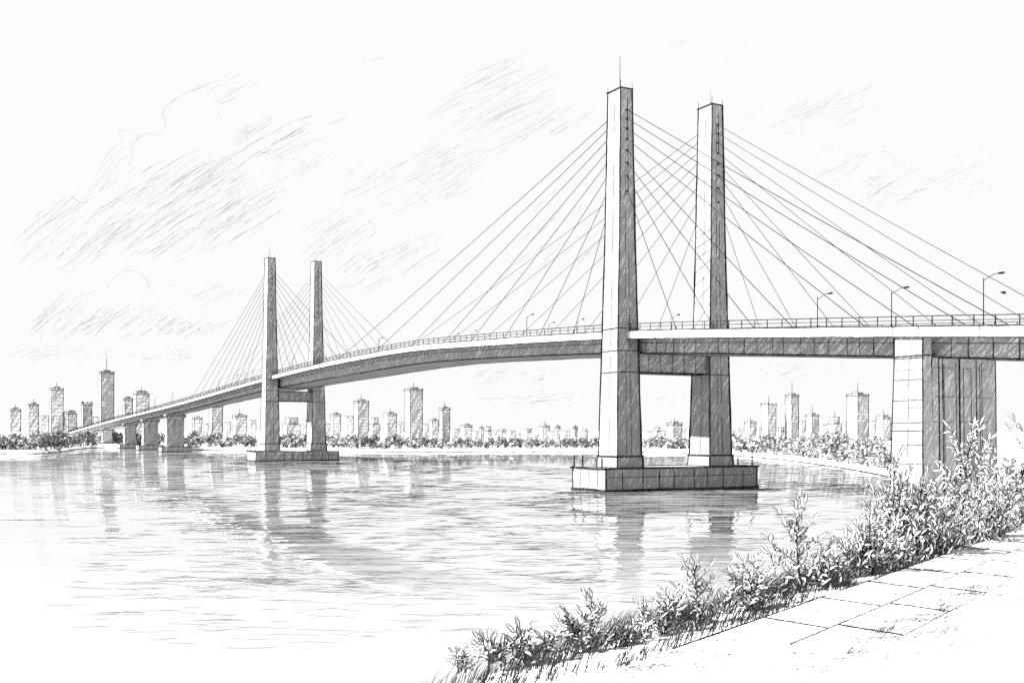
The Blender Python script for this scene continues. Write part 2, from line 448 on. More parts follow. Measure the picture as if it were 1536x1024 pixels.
def railing(v, lab):
    rl = MB()
    for hgt, k in ((.95, .65), (1.75, .85)):
        rail_line(rl, v, lambda s: zt(s) + hgt, k, 0, wob=.02)
    rail = rl.build('railing', [M['ink']], bd)
    posts = []; s = S0 + 2
    while s < S1 - 2: posts.append(s); s += RU(3.9, 4.6) * (1 if s < 320 else 1.6)
    rest = MB()
    for i, s in enumerate(posts):
        vv = v(s) if callable(v) else v
        mb = rest if i >= 100 else MB()
        mb.line(B(s, vv, zt(s) - .02), B(s, vv, zt(s) + 1.8), lr(s) * .85, .05, 0)
        if i < 100: mb.build('railing_post', [M['ink']], rail)
    o = rest.build('railing_posts', [M['ink']], rail); o['kind'] = 'stuff'
railing(.06, '')
fr = MB()
for hgt in (.95, 1.75): rail_line(fr, lambda s: wd(s) - .06, lambda s: zt(s) + hgt, .6, 0)
s = S0 + 2
while s < S1: fr.line(B(s, wd(s) - .06, zt(s)), B(s, wd(s) - .06, zt(s) + 1.8), .1, 0, 0); s += 5
fr.build('railing', [M['ink']], bd)
ab = MB()                                             # end block where the deck meets the near bank
ab.hexa([B(S0 - 8, -.5, 8), B(S0 - .05, -.5, 8), B(S0 - .05, 22.5, 8), B(S0 - 8, 22.5, 8), B(S0 - 8, -.5, 26), B(S0 - .05, -.5, 26.2), B(S0 - .05, 22.5, 26.2), B(S0 - 8, 22.5, 26)][::-1])
ab.build('abutment', [M['pier'], M['ink']], bd)

# ------------------------------------------------------------------ pylons
LEGP = [(5.0, 9.2, 7.9), (8.5, 9.0, 7.7), (8.55, 8.6, 7.3), (36, 7.2, 6.2), (60, 6.6, 4.9), (101, 5.7, 3.5)]  # z, along, across
def leg_dim(z):
    return lin([(a, b) for a, b, c in LEGP], z), lin([(a, c) for a, b, c in LEGP], z)
def pylon(sp, vs, label, er, cm, zcap, ant, zb):
    base = B(sp, vs / 2, 0); t = thing('pylon', base, label, 'bridge pylon', 'concrete pylon pairs carrying the bridge')
    pl = MB()
    a0, a1, v0, v1, zp = sp - 7.6, sp + 7.6, -9.3, vs + 9.4, zb
    pl.hexa([B(a0, v0, -3), B(a0, v1, -3), B(a1, v1, -3), B(a1, v0, -3), B(a0, v0, zp), B(a0, v1, zp), B(a1, v1, zp), B(a1, v0, zp)])
    cs = [(a0, v0), (a0, v1), (a1, v1), (a1, v0)]
    for i in range(4):
        p, q = cs[i], cs[(i + 1) % 4]
        pl.line(B(*p, zp), B(*q, zp), er, 1., wob=.05); pl.line(B(*p, .15), B(*q, .15), er * 1.7, .8, wob=.08)
        pl.line(B(*p, -.5), B(*p, zp), er, .5)
    for k in range(1, 9):                              # joints of the cap blocks
        v = v0 + (v1 - v0) * k / 9 + RU(-.8, .8)
        pl.line(B(a0 - .02, v, .3), B(a0 - .02, v, zp - RU(0, 1)), er * RU(.35, .7))
    for k in range(1, 4):
        s_ = a0 + (a1 - a0) * k / 4
        pl.line(B(s_, v0 - .02, RU(.4, 2)), B(s_, v0 - .02, zp - .3), er * .4)
    pl.line(B(a0 - .02, v0 + 1, zp * .62), B(a0 - .02, v1 - 1, zp * .62), er * .35)
    plo = pl.build('plinth', [M['plinth'] if sp == 0 else M['concrete_far'], M['ink']], t)
    for (s_, v_) in ((a1, v0 + .4), (a1 - 4, v0 + .4), (a0 + 2.5, v0 + .5), (a0 + .5, v1 - 1.2), (a0 + .5, v1 - 6), (a1 - .5, v1 - 1)):
        m_ = MB(); m_.tube([B(s_, v_, zp), B(s_, v_, zp + RU(2.4, 4.2))], er * .75, 5, 0); m_.build('mooring_post', [M['ink']], plo)
    for v in (0.0, vs):
        lg = MB(); rings = []
        for z, wu, wv in LEGP:
            z2 = max(z, zp) if z < 6 else z
            rings.append([B(sp - wu/2, v - wv/2, z2), B(sp - wu/2, v + wv/2, z2), B(sp + wu/2, v + wv/2, z2), B(sp + wu/2, v - wv/2, z2)])
        for a, b in zip(rings, rings[1:]):
            for i in range(4): lg.poly([a[i], a[(i+1) % 4], b[(i+1) % 4], b[i]])
        lg.poly(rings[-1])
        top = [p + UP * .0 for p in rings[-1]]
        for i in range(4):
            for a, b in zip(rings, rings[1:]): lg.line(a[i], b[i], er * (1.15 if i != 0 else .8), .25, wob=.05)
            lg.line(top[i], top[(i+1) % 4], er * .85, .5)
            lg.line(rings[0][i], rings[0][(i+1) % 4], er, .5); lg.line(rings[1][i], rings[1][(i+1) % 4], er, .7)
        for z in (40.6, 35.0, 29.6):                   # construction joints round the shaft
            wu, wv = leg_dim(z); wu += .04; wv += .04
            c4 = [B(sp - wu/2, v - wv/2, z), B(sp - wu/2, v + wv/2, z), B(sp + wu/2, v + wv/2, z), B(sp + wu/2, v - wv/2, z)]
            for i in (0, 3): lg.line(c4[i], c4[(i+1) % 4], er * .5, .4)
        # a faint seam up the pale face and another up the dark face
        for s_, v_, k in ((-.05, -.5, .35), (-.5, .08, .4), (-.5, -.12, .3)):
            pts = []
            for z in (9, 22, 36, 48, 60, 74, 88, 99):
                wu, wv = leg_dim(z); pts.append(B(sp + s_ * (wu + .03), v + v_ * (wv + .03), z))
            for a, b in zip(pts, pts[1:]):
                if R() < .85: lg.line(a, a.lerp(b, RU(.6, 1)), er * k * RU(.6, 1.1))
        lo_ = lg.build('leg', [cm, M['ink']], t)
        cr = MB()
        wu, wv = LEGP[-1][1:]
        k_ = 1.0 if v == 0 else .5; cr.tube([B(sp, v, 101), B(sp, v, 101 + ant * k_)], [er * .4 * k_, er * .25 * k_], 5, 0)
        cr.build('antenna', [M['ink']], lo_)
        for i, (a, b) in enumerate(((-1, -1), (-1, 1), (1, -1))):
            m_ = MB(); m_.tube([B(sp + a * wu/2, v + b * wv/2, 100.4), B(sp + a * wu/2, v + b * wv/2, 101 + RU(1.0, 2.0))], er * .28, 4, 0); m_.build('lightning_rod', [M['ink_soft']], lo_)
        for z in ATT:
            for sd in (-1, 1):
                wu, wv = leg_dim(z); m_ = MB()
                c = B(sp + sd * (wu/2 + .2), v, z)
                m_.hexa([c + U*a + V*b + UP*k for k in (-.36, .1) for a, b in ((-.3, -.14), (-.3, .14), (.3, .14), (.3, -.14))], 0)
                m_.build('cable_anchor', [M['ink']], lo_)
    cb = MB(); z0, z1 = 29.7, 34.6
    wv = leg_dim(32)[1] / 2 - .05
    cs = [(sp - 2.6, wv), (sp - 2.6, vs - wv), (sp + 2.6, vs - wv), (sp + 2.6, wv)]
    cb.hexa([B(*p, z0) for p in cs] + [B(*p, z1) for p in cs])
    for z in (z0, z1): cb.line(B(*cs[0], z), B(*cs[1], z), er * 1.1, 0); cb.line(B(*cs[3], z), B(*cs[2], z), er, 0)
    for k in range(1, 6): 
        v = wv + (vs - 2*wv) * k / 6
        cb.line(B(sp - 2.62, v, z0 + .3), B(sp - 2.62, v, z1 - .3), er * .35)
    cb.build('crossbeam', [M['girder'], M['ink']], t)
    return t
ATT = [95.6, 93.4, 90.9, 88.2, 85.4, 82.3, 78.9, 75.2]
pylon(0, 29, 'near pylon pair, two tall tapering concrete legs joined by a crossbeam on a broad plinth', .26, M['concrete'], 0, 9.0, 5.6)
pylon(309.5, 24, 'far pylon pair, two slim concrete legs on a low plinth, smaller and left of centre', .22, M['concrete_far'], 0, 6.5, 4.6)

# ------------------------------------------------------------------ stay cables
fans = [  # pylon s, side, anchor px on the near edge (highest attachment first)
    (0.0, -1, [1532, 1465, 1384, 1309, 1197, 1137, 1076, 1017], 'near', 'right'),
    (0.0, 1, [500, 556, 610, 660, 702, 752, 806, 858], 'near', 'left'),
    (309.5, -1, [530, 511, 495, 479, 463, 449, 437, 425], 'far', 'right'),
    (309.5, 1, [284, 296, 308, 320, 332, 343, 354, 365], 'far', 'left')]
for sp, sd, xs, nf, lr_ in fans:
    for plane, pn in ((0, 'front'), (1, 'rear')):
        vp = 0.0 if plane == 0 else (29.0 if sp == 0 else 24.0)
        for i, (x, z) in enumerate(zip(xs, ATT)):
            s = s_at(x, .7); wu, wv = leg_dim(z)
            v_end = .75 if plane == 0 else wd(s) - .75
            p, q = B(sp + sd * (wu/2 + .25), vp, z - .1), B(s, v_end, zt(s) - 1.1)
            mb = MB(); r = (.085 if nf == 'near' else .09) * (1. if plane == 0 else .8)
            n = 9
            mb.tube([p.lerp(q, k/n) - UP * (4*(k/n)*(1-k/n)) * (p - q).length * .0025 for k in range(n+1)], r, 5, 0)
            d = (p - q).normalized()
            root = mb.build('stay_cable', [M['cable']], None, q)
            lab = ('topmost' if i == 0 else 'lowest and steepest' if i == 7 else ORD[i] + ' highest')
            tag(root, f'{lab} stay cable on the {lr_} side of the {nf} pylon\'s {pn} leg', 'cable', 'stay cables fanning from the pylon legs to the deck')
            so = MB(); so.tube([q - d * .4, q + d * (2.2 if nf == 'near' else 1.6)], r * 2.1, 6, 0); so.build('anchor_socket', [M['ink']], root)

# ------------------------------------------------------------------ lamps on the deck
def lamp(s, v, hgt, label, r=.1, arm=1, reach=2.9):
    b = B(s, v, zt(s) - 1.15); top = b + UP * hgt
    t = thing('street_lamp', b, label, 'street lamp', 'curved-arm lamps along the bridge deck')
    dr = -U                                            # arms reach along the roadway, towards the near end
    p = MB(); p.tube([b, b + UP * .9, b + UP * .95, top], [r * 2.1, r * 2.0, r * 1.15, r * .9], 7, 0); po = p.build('pole', [M['lamp']], t)
    bs = MB(); bs.tube([b + UP * 1.0, b + UP * 1.7], [r * 2.6, r * 1.6], 7, 0); bs.build('pole_base', [M['lamp']], po)
    a = MB(); n = 7; pts = []
    for k in range(n + 1):
        u = k / n; pts.append(top - UP * .5 + dr * reach * u + UP * (.95 * math.sin(u * math.pi / 2)) )
    a.tube(pts, r * .7, 6, 0); a.build('arm', [M['lamp']], t)
    h = MB(); e = pts[-1]; n2 = 8; ring = []
    for k, (f_, w_, hh) in enumerate(((-.15, .12, .1), (.25, .36, .22), (.8, .42, .24), (1.2, .18, .12))):
        c = e + dr * f_ - UP * .05
        for j in range(n2):
            q = 2 * math.pi * j / n2
            ring.append(c + V * math.cos(q) * w_ * .8 + UP * math.sin(q) * hh * .8)
    fs = [(k*n2 + j, k*n2 + (j+1) % n2, (k+1)*n2 + (j+1) % n2, (k+1)*n2 + j) for k in range(3) for j in range(n2)] + [tuple(range(n2))[::-1], tuple(3*n2 + j for j in range(n2))]
    h.mesh(ring, fs, 0); h.build('lamp_head', [M['lamp']], t)
for x, hh, lab in ((1475, 9.2, 'tall curved-arm lamp on the deck right of the near pier, largest of all'),
                   (1337, 7.6, 'curved-arm lamp on the deck just above the pale face of the near pier'),
                   (1226, 7.2, 'curved-arm lamp on the deck midway between the rear near leg and the near pier'),
                   (790, 7.0, 'curved-arm lamp on the deck just left of the near front leg'),
                   (568, 6.0, 'small lamp on the arched span under the crossing cables'),
                   (438, 6.4, 'small lamp on the deck between the two far legs'),
                   (379, 6.6, 'small lamp on the deck just left of the far front leg'),
                   (367, 6.0, 'second small lamp left of the far front leg'),
                   (355, 6.6, 'third small lamp left of the far front leg'),
                   (328, 7.0, 'small lamp where the far cables land, fourth left of the far leg'),
                   (258, 8.5, 'small lamp on the deck above the first pier left of the far pylon'),
                   (232, 8.5, 'small lamp on the deck above the second left-hand pier'),
                   (218, 8.0, 'small lamp on the deck in front of the broad round-topped tower'),
                   (177, 8.0, 'small lamp on the deck just right of the tallest left-hand skyscraper'),
                   (145, 8.0, 'tiny lamp on the deck just left of the tallest left-hand skyscraper'),
                   (116, 8.0, 'tiny lamp at the far left end of the deck')):
    s = s_at(x, .9); lamp(s, .95, hh, lab, .085 if x > 700 else .11)
for x, hh, lab in ((1003, 6.6, 'curved-arm lamp on the far side of the deck, left of the rear near leg'),
                   (824, 7.4, 'lamp on the deck\'s far side, second left of the near front leg'),
                   (866, 7.6, 'lamp on the far side of the deck, nearest to the near front leg'),
                   (712, 7.4, 'lamp on the far side of the arched span among the middle left cables'),
                   (686, 7.4, 'lamp on the far side of the arched span left of the middle cables')):
    s = s_at(x, 27.); lamp(s, wd(s) - .95, hh, lab, .06)

# ------------------------------------------------------------------ piers
def pier_near():
    sp = -95.2; zb = -3
    t = thing('bridge_pier', B(sp, 10, 0), 'massive pale-faced pier on the right with a long panelled dark side, rising behind bushes', 'pier', 'piers under the deck')
    s0, s1 = sp - 0.0, sp + 6.4
    zf = zt(sp) - 2.02; zg = zt(sp) - gdep(sp) - .02
    c = MB(); er = .12
    prof_ = [(zb, .55), (8, .45), (24, .1), (28.4, 0.0)]
    rings = []
    for z, e in prof_: rings.append([B(s0 - e, .1 - e, z), B(s0 - e, 2.37, z), B(s1 + e, 2.37, z), B(s1 + e, .1 - e, z)])
    for a, b in zip(rings, rings[1:]):
        for i in range(4): c.poly([a[i], a[(i+1) % 4], b[(i+1) % 4], b[i]])
    k = rings[-1]; top = [p.copy() for p in k]
    for p in top: p.z = zf
    top[0].z = top[1].z = zt(s0) - 2.02; top[2].z = top[3].z = zt(s1) - 2.02
    for i in range(4): c.poly([k[i], k[(i+1) % 4], top[(i+1) % 4], top[i]])
    c.poly(top)
    for a, b in list(zip(rings, rings[1:])) + [(k, top)]:
        for i in (0, 3): c.line(a[i], b[i], er * 1.2, .1, wob=.04)
    c.line(k[3], k[0], er * 1.3, .3); c.line(k[3] - UP * .4, k[0] - UP * .4, er * .9, .3); c.line(k[0], k[1], er * 1.2, .2); c.line(top[3], top[0], er, .2)
    for z, f0, f1, r_ in ((25.9, 0, 1, .3), (24.1, .05, 1, .6), (20.4, 0, 1, .6), (19.0, .5, 1, .35), (16.4, 0, 1, .6), (14.9, 0, 1, .6), (12.4, 0, 1, .5), (9.0, 0, 1, .5)):
        e = lin(prof_, z) + .02
        p, q = B(s1 + e, .1 - e, z), B(s0 - e, .1 - e, z)
        c.line(p.lerp(q, f0), p.lerp(q, f1), er * r_, .15, wob=.02)
    for f in (.47, .2, .75):
        for a, b in ((28, 22.5), (21, 16.8), (15.5, 10), (8, 3)):
            if f != .47 and R() < .5: continue
            ea, eb = lin(prof_, a) + .02, lin(prof_, b) + .02
            c.line(B(s0 - ea, .1 - ea, a).lerp(B(s1 + ea, .1 - ea, a), f), B(s0 - eb, .1 - eb, b).lerp(B(s1 + eb, .1 - eb, b), f), er * (.5 if f == .47 else .25))
    for z in (31, 30.2, 29.5): 
        for f in (.2, .4, .55, .8): c.line(B(s0, .08, z).lerp(B(s1, .08, z), f), B(s0, .08, z - RU(.5, 2.2)).lerp(B(s1, .08, z - 2), f), er * .25)
    c.build('front_column', [M['pier'], M['ink']], t)
    segs = [(2.375, 5.2, 0.0), (5.21, 10.2, .55), (10.21, 14.6, .35), (14.61, 20.2, .55)]
    for i, (v0, v1, rec) in enumerate(segs):
        w_ = MB(); a = s0 + rec; b = s1 - rec; zz = zg - (.0 if i else 0.)
        w_.hexa([B(a - .4, v0, zb), B(a - .4, v1, zb), B(b + .4, v1, zb), B(b + .4, v0, zb), B(a, v0, zt(a) - gdep(a) - .02), B(a, v1, zt(a) - gdep(a) - .02), B(b, v1, zt(b) - gdep(b) - .02), B(b, v0, zt(b) - gdep(b) - .02)])
        for v in (v0, v1):
            w_.line(B(a - .4, v, zb), B(a, v, zz), er * (1.1 if v == v1 or i == 0 else .8), 0, wob=.03)
        for k2 in range(2):
            v = RU(v0 + .8, v1 - .8)
            w_.line(B(a - .36, v, RU(6, 12)), B(a - .05, v, zz - RU(0, 2)), er * .45, wob=.03)
        for z in (26.2, 21., 16.5):
            w_.line(B(a - .25, v0 + RU(0, 1), z), B(a - .25, v1 - RU(0, 2), z), er * .3)
        w_.build('wall_panel', [M['pier'], M['ink']], t)
pier_near()
def pier_far(x, wv, label, plinth=True, er=.24):
    sp = s_at(x, 2.0); zc = zt(sp) - gdep(sp) - .02
    v0, v1 = 2.2, 2.2 + wv
    t = thing('bridge_pier', B(sp, (v0 + v1) / 2, 0), label, 'pier', 'piers under the deck')
    zb = 3.6 if plinth else 1.0
    c = MB(); hu = 3.4
    cs = [(sp - hu, v0), (sp - hu, v1), (sp + hu, v1), (sp + hu, v0)]
    c.hexa([B(sp - hu*1.12, v0 - .4, zb), B(sp - hu*1.12, v1 + .4, zb), B(sp + hu*1.12, v1 + .4, zb), B(sp + hu*1.12, v0 - .4, zb)] + [B(*p, zc - 3.0) for p in cs])
    for i in (0, 1, 3): c.line(B(*cs[i], zb), B(*cs[i], zc - 3), er, .2, wob=.05)
    c.line(B(sp - hu - .1, v0 + wv*.42, zb), B(sp - hu - .1, v0 + wv*.42, zc - 3.2), er * .5)
    c.build('shaft', [M['concrete_far'], M['ink']], t)
    k = MB()
    hi = [(sp - hu - .3, v0 - 1.0), (sp - hu - .3, v1 + 1.4), (sp + hu + .3, v1 + 1.4), (sp + hu + .3, v0 - 1.0)]
    zz = lambda s_: zt(s_) - gdep(s_) - .02
    k.hexa([B(*p, zc - 3.0) for p in cs] + [B(s_, v_, zz(s_) - 1.4) for s_, v_ in hi]); k.hexa([B(s_, v_, zz(s_) - 1.398) for s_, v_ in hi] + [B(s_, v_, zz(s_)) for s_, v_ in hi])
    for i in (0, 3):
        k.line(B(*hi[i], zz(hi[i][0]) - 1.4), B(*hi[(i+1) % 4], zz(hi[(i+1) % 4][0]) - 1.4), er, .3)
        k.line(B(*hi[i], zc - 1.4), B(*hi[i], zc), er)
    k.line(B(*hi[1], zc - 1.4), B(*hi[1], zc), er); k.line(B(*cs[1], zc - 3), B(*hi[1], zc - 1.4), er); k.line(B(*cs[0], zc - 3), B(*hi[0], zc - 1.4), er)
    k.build('pier_cap', [M['concrete_far'], M['ink']], t)
    if plinth:
        p_ = MB(); a0, a1, b0, b1 = sp - 6, sp + 6, v0 - 4.2, v1 + 4.5
        cs = [(a0, b0), (a0, b1), (a1, b1), (a1, b0)]
        p_.hexa([B(*p, -3) for p in cs] + [B(*p, zb) for p in cs])
        for i in (0, 3):
            p_.line(B(*cs[i], zb), B(*cs[(i+1) % 4], zb), er, .6); p_.line(B(*cs[i], .2), B(*cs[(i+1) % 4], .2), er * 1.6, .6)
        for i in (0, 1, 3): p_.line(B(*cs[i], -1), B(*cs[i], zb), er)
        p_.build('plinth', [M['concrete_far'], M['ink']], t)
for i, (x, wv) in enumerate(((249, 11.5), (214, 10.5), (186, 9.0), (153, 8.5), (130, 8), (117, 8))):
    pier_far(x, wv, ['broad hatched pier on a plinth left of the far pylon, largest of the left-hand row',
                     'second pier left of the far pylon, on its own plinth', 'third pier left of the far pylon, at the water\'s edge',
                     'fourth pier left of the far pylon, below the tallest left-hand skyscraper', 'short fifth pier left of the far pylon, among trees',
                     'stubby last pier at the low left end of the deck, among trees'][i], i < 4, .24 + .02 * i)

# ------------------------------------------------------------------ skyline
# x0, x1, top, antenna top (0: none), style, label
BL = [
 (16, 31, 613, 605, 't', 'pale slender tower with antenna, leftmost in the skyline'),
 (43, 58, 605, 597, 't', 'pale slender tower with antenna, second from the left edge'),
 (61, 73, 628, 0, 'p', 'low faint block between two antenna towers at far left'),
 (75, 95, 581, 572, 't', 'tall hatched skyscraper with antenna, second tallest left of the bridge'),
 (96, 100, 622, 0, 'p', 'narrow faint slab touching the second tallest left-hand skyscraper'),
 (100, 115, 615, 0, 'r', 'round-shouldered block right of the second tallest left-hand skyscraper'),
 (123, 138, 604, 0, 'c', 'crowned tower just left of the tallest left-hand skyscraper'),
 (149, 171, 556, 532, 'd', 'tallest dark skyscraper with long antenna left of the far pylon'),
 (185, 199, 596, 0, 't', 'square block rising behind the deck right of the tallest left-hand skyscraper'),
 (200, 224, 585, 578, 'r', 'broad round-topped tower behind the deck left of the far pylon'),
 (289, 303, 626, 0, 't', 'low pale block right of the broadest left-hand pier'),
 (314, 334, 607, 599, 'd', 'dark tower with antenna between the left-hand piers and the far pylon'),
 (338, 346, 638, 0, 'p', 'tiny faint block right of the dark tower by the far pylon'),
 (349, 370, 622, 612, 't', 'medium block with antenna just left of the far front leg'),
 (374, 384, 635, 0, 'p', 'small faint block touching the far front leg on its left'),
 (424, 452, 626, 0, 's', 'stepped pale block seen between the two far legs'),
 (452, 460, 634, 0, 'p', 'low faint block beside the far rear leg'),
 (496, 511, 620, 0, 't', 'plain pale tower just right of the far rear leg'),
 (517, 530, 629, 0, 'p', 'low faint block left of the dark antenna tower beneath the arched span'),
 (531, 553, 600, 590, 'd', 'dark flat-topped tower with antenna right of the far pylon'),
 (555, 570, 626, 0, 's', 'low stepped block between two towers beneath the arched span'),
 (576, 595, 619, 611, 't', 'medium pale tower with antenna left of the tallest central skyscraper'),
 (596, 606, 638, 0, 'p', 'low faint block touching the tallest central skyscraper on its left'),
 (607, 634, 582, 571, 'd', 'tallest central skyscraper, dark with floor bands and antenna'),
 (635, 643, 641, 0, 'p', 'tiny faint block touching the tallest central skyscraper on its right'),
 (644, 658, 629, 0, 't', 'medium pale block second right of the tallest central skyscraper'),
 (659, 675, 611, 600, 'd', 'slim dark tower with antenna right of the tallest central skyscraper'),
 (677, 690, 648, 0, 'p', 'lowest faint block right of the slim dark central tower'),
 (691, 708, 637, 0, 't', 'short hatched block mid-way between the two pylons'),
 (719, 726, 646, 0, 't', 'tiny dark block under the middle of the arched span'),
 (728, 738, 645, 0, 's', 'tiny stepped block under the middle of the arched span'),
 (740, 749, 650, 0, 'p', 'tiny faint flat block left of a low pair under the span'),
 (750, 759, 650, 0, 't', 'tiny low block under the right half of the arched span'),
 (762, 774, 651, 0, 'p', 'faint low slab under the right half of the arched span'),
 (785, 800, 648, 0, 's', 'low stepped block left of the taller block before the near leg'),
 (809, 824, 638, 631, 't', 'tallest block just left of the near front leg'),
 (833, 840, 644, 0, 't', 'narrow low tower second left of the near front leg'),
 (842, 855, 651, 0, 'p', 'faint low slab between two narrow blocks left of the near leg'),
 (860, 866, 645, 0, 'd', 'narrow dark sliver of a tower left of the near leg'),
 (874, 882, 650, 0, 't', 'small square block beside the near front leg'),
 (884, 894, 654, 0, 'p', 'faint lowest block touching the near front leg'),
 (967, 979, 652, 0, 'p', 'faint low block seen just right of the near front leg'),
 (980, 992, 646, 0, 's', 'pale stepped block seen between the near legs'),
 (993, 999, 651, 0, 'p', 'narrow faint block left of the dark block between the near legs'),
 (1001, 1023, 634, 627, 'd', 'dark square tower with antenna seen between the near legs'),
 (1028, 1040, 648, 0, 't', 'small block beside the near rear leg, left of it'),
 (1104, 1115, 648, 0, 'p', 'faint low block just right of the near rear leg'),
 (1117, 1134, 632, 625, 't', 'pale medium tower right of the near rear leg'),
 (1135, 1142, 648, 0, 'p', 'tiny faint block left of the crowned right-hand tower'),
 (1142, 1164, 606, 593, 'c', 'crowned tower with antenna on the right-hand shore'),
 (1166, 1178, 641, 0, 's', 'low stepped block between the two tallest right-hand towers'),
 (1178, 1198, 591, 570, 'd', 'slim tower with the longest antenna on the right-hand shore'),
 (1199, 1208, 636, 0, 'p', 'low faint block right of the longest-antenna right-hand tower'),
 (1209, 1228, 621, 607, 't', 'medium tower with antenna left of the stepped right-hand block'),
 (1230, 1241, 642, 0, 'p', 'low faint block left of the stepped right-hand block'),
 (1241, 1263, 625, 617, 's', 'stepped block with antenna left of the broad right-hand skyscraper'),
 (1270, 1303, 590, 572, 'd', 'broad right-hand skyscraper with banded floors and antenna, nearest the pier'),
 (1304, 1313, 636, 0, 'p', 'low faint block between the broad skyscraper and the pier'),
 (1314, 1336, 622, 614, 'r', 'round-shouldered tower touching the pale face of the near pier'),
 (303, 312, 640, 0, 'p', 'faint low block left of the dark tower by the left-hand piers'),
 (484, 494, 640, 0, 'p', 'faint low block between the far rear leg and the plain pale tower'),
 (709, 718, 652, 0, 'p', 'faint flat block right of the short hatched block between pylons'),
 (775, 784, 654, 0, 'p', 'faint flat slab left of the low stepped block before the near leg'),
 (800, 808, 653, 0, 'p', 'narrow faint block touching the tallest block left of the near leg'),
 (825, 832, 652, 0, 'p', 'narrow faint block right of the tallest block left of the near leg'),
 (867, 873, 653, 0, 'p', 'tiny faint block right of the narrow dark sliver tower'),
 (1024, 1028, 652, 0, 'p', 'thin faint block right of the dark tower between the near legs'),
 (1096, 1103, 652, 0, 'p', 'lowest faint block at the near rear leg\'s right edge'),
 (1264, 1270, 638, 0, 'p', 'narrow faint block touching the broad right-hand skyscraper on its left'),
 (24, 30, 634, 0, 'p', 'tiny faint block between the two leftmost antenna towers'),
 (139, 147, 630, 0, 'p', 'low faint block between the crowned tower and the tallest left-hand skyscraper'),
]
for i, (x0, x1, yt, ya, sty, lab) in enumerate(BL):
    if sty == 'p' or yt > 643: yt -= 5
    d = (1150 if sty == 'd' else 1230 if sty in 'tcrs' else 1450) + (i * 37 % 90)
    k = ((x0 + x1) / 2 - HX) / F
    fu, fv = abs(-.4795 - k * .8775), abs(.8775 - k * .4795)
    wpx = x1 - x0; ratio = 1.0
    wv = wpx * d / F / (fv + fu * ratio); wu = wv * ratio
    c = W((x0 + x1) / 2, HY, d + 20); c.z = 0
    # centre the outline on the sight line
    zt_ = HC + (HY - yt) / F * d; zb = 2.0
    mat = {'t': 'facade', 'd': 'facade_dark', 'p': 'facade_pale', 's': 'facade', 'r': 'facade', 'c': 'facade'}[sty]
    ink = M['ink_far'] if sty != 'p' else M['ink_far']; er = .46 if sty == 'd' else .42 if sty != 'p' else .36
    t = thing('skyscraper' if zt_ > 45 else 'building', (c.x, c.y, zb), lab, 'building', 'buildings of the far skyline')
    def Q(a, b, z): return c + U * a + V * b + UP * z
    def prism(mb, a, b, z0, z1, e=er):
        cs = [(-a, -b), (-a, b), (a, b), (a, -b)]
        mb.hexa([Q(*p, z0) for p in cs] + [Q(*p, z1) for p in cs])
        for j in range(4):
            if j != 2: mb.line(Q(*cs[j], z0), Q(*cs[j], z1), e, e * 2, wob=.1)
            mb.line(Q(*cs[j], z1), Q(*cs[(j+1) % 4], z1), e, e * 2)
    a, b = wu / 2, wv / 2
    bm = MB()
    body_top = zt_ - (2.2 if sty in 'dtc' else 0)
    if sty == 's': prism(bm, a, b, zb, zb + (zt_ - zb) * .72); 
    elif sty == 'r':
        prism(bm, a, b, zb, zt_ - 4)
    else: prism(bm, a, b, zb, body_top)
    bo = bm.build('wall', [M[mat], ink], t)
    if sty == 's':
        u_ = MB(); prism(u_, a * .62, b * .66, zb + (zt_ - zb) * .72 + .01, zt_); u_.build('upper_storeys', [M[mat], ink], t)
    if sty == 'r':
        u_ = MB(); prism(u_, a * .86, b * .86, zt_ - 3.99, zt_ - 1.6, er * .7); prism(u_, a * .62, b * .62, zt_ - 1.59, zt_, er * .7); u_.build('roof', [M[mat], ink], t)
    if sty in 'dt':
        u_ = MB(); prism(u_, a * 1.03, b * 1.03, body_top + .01, zt_ - .4); prism(u_, a * .5, b * .5, zt_ - .39, zt_ + 1.6, er * .6); u_.build('roof', [M[mat], ink], t)
    if sty == 'c':
        u_ = MB(); prism(u_, a * 1.06, b * 1.06, body_top + .01, zt_)
        for da, db in ((-1, -1), (-1, 1), (1, 1), (1, -1), (-1, 0), (0, -1)): u_.line(Q(a * da, b * db, zt_), Q(a * da, b * db, zt_ + 2.2), er, 0)
        u_.build('crown', [M[mat], ink], t)
    if ya:
        u_ = MB(); za = HC + (HY - ya) / F * d
        u_.tube([Q(0, 0, zt_ - .4), Q(0, 0, (zt_ + za) / 2), Q(0, 0, za)], [.45, .34, .22], 4, 0); u_.build('antenna', [ink], t)

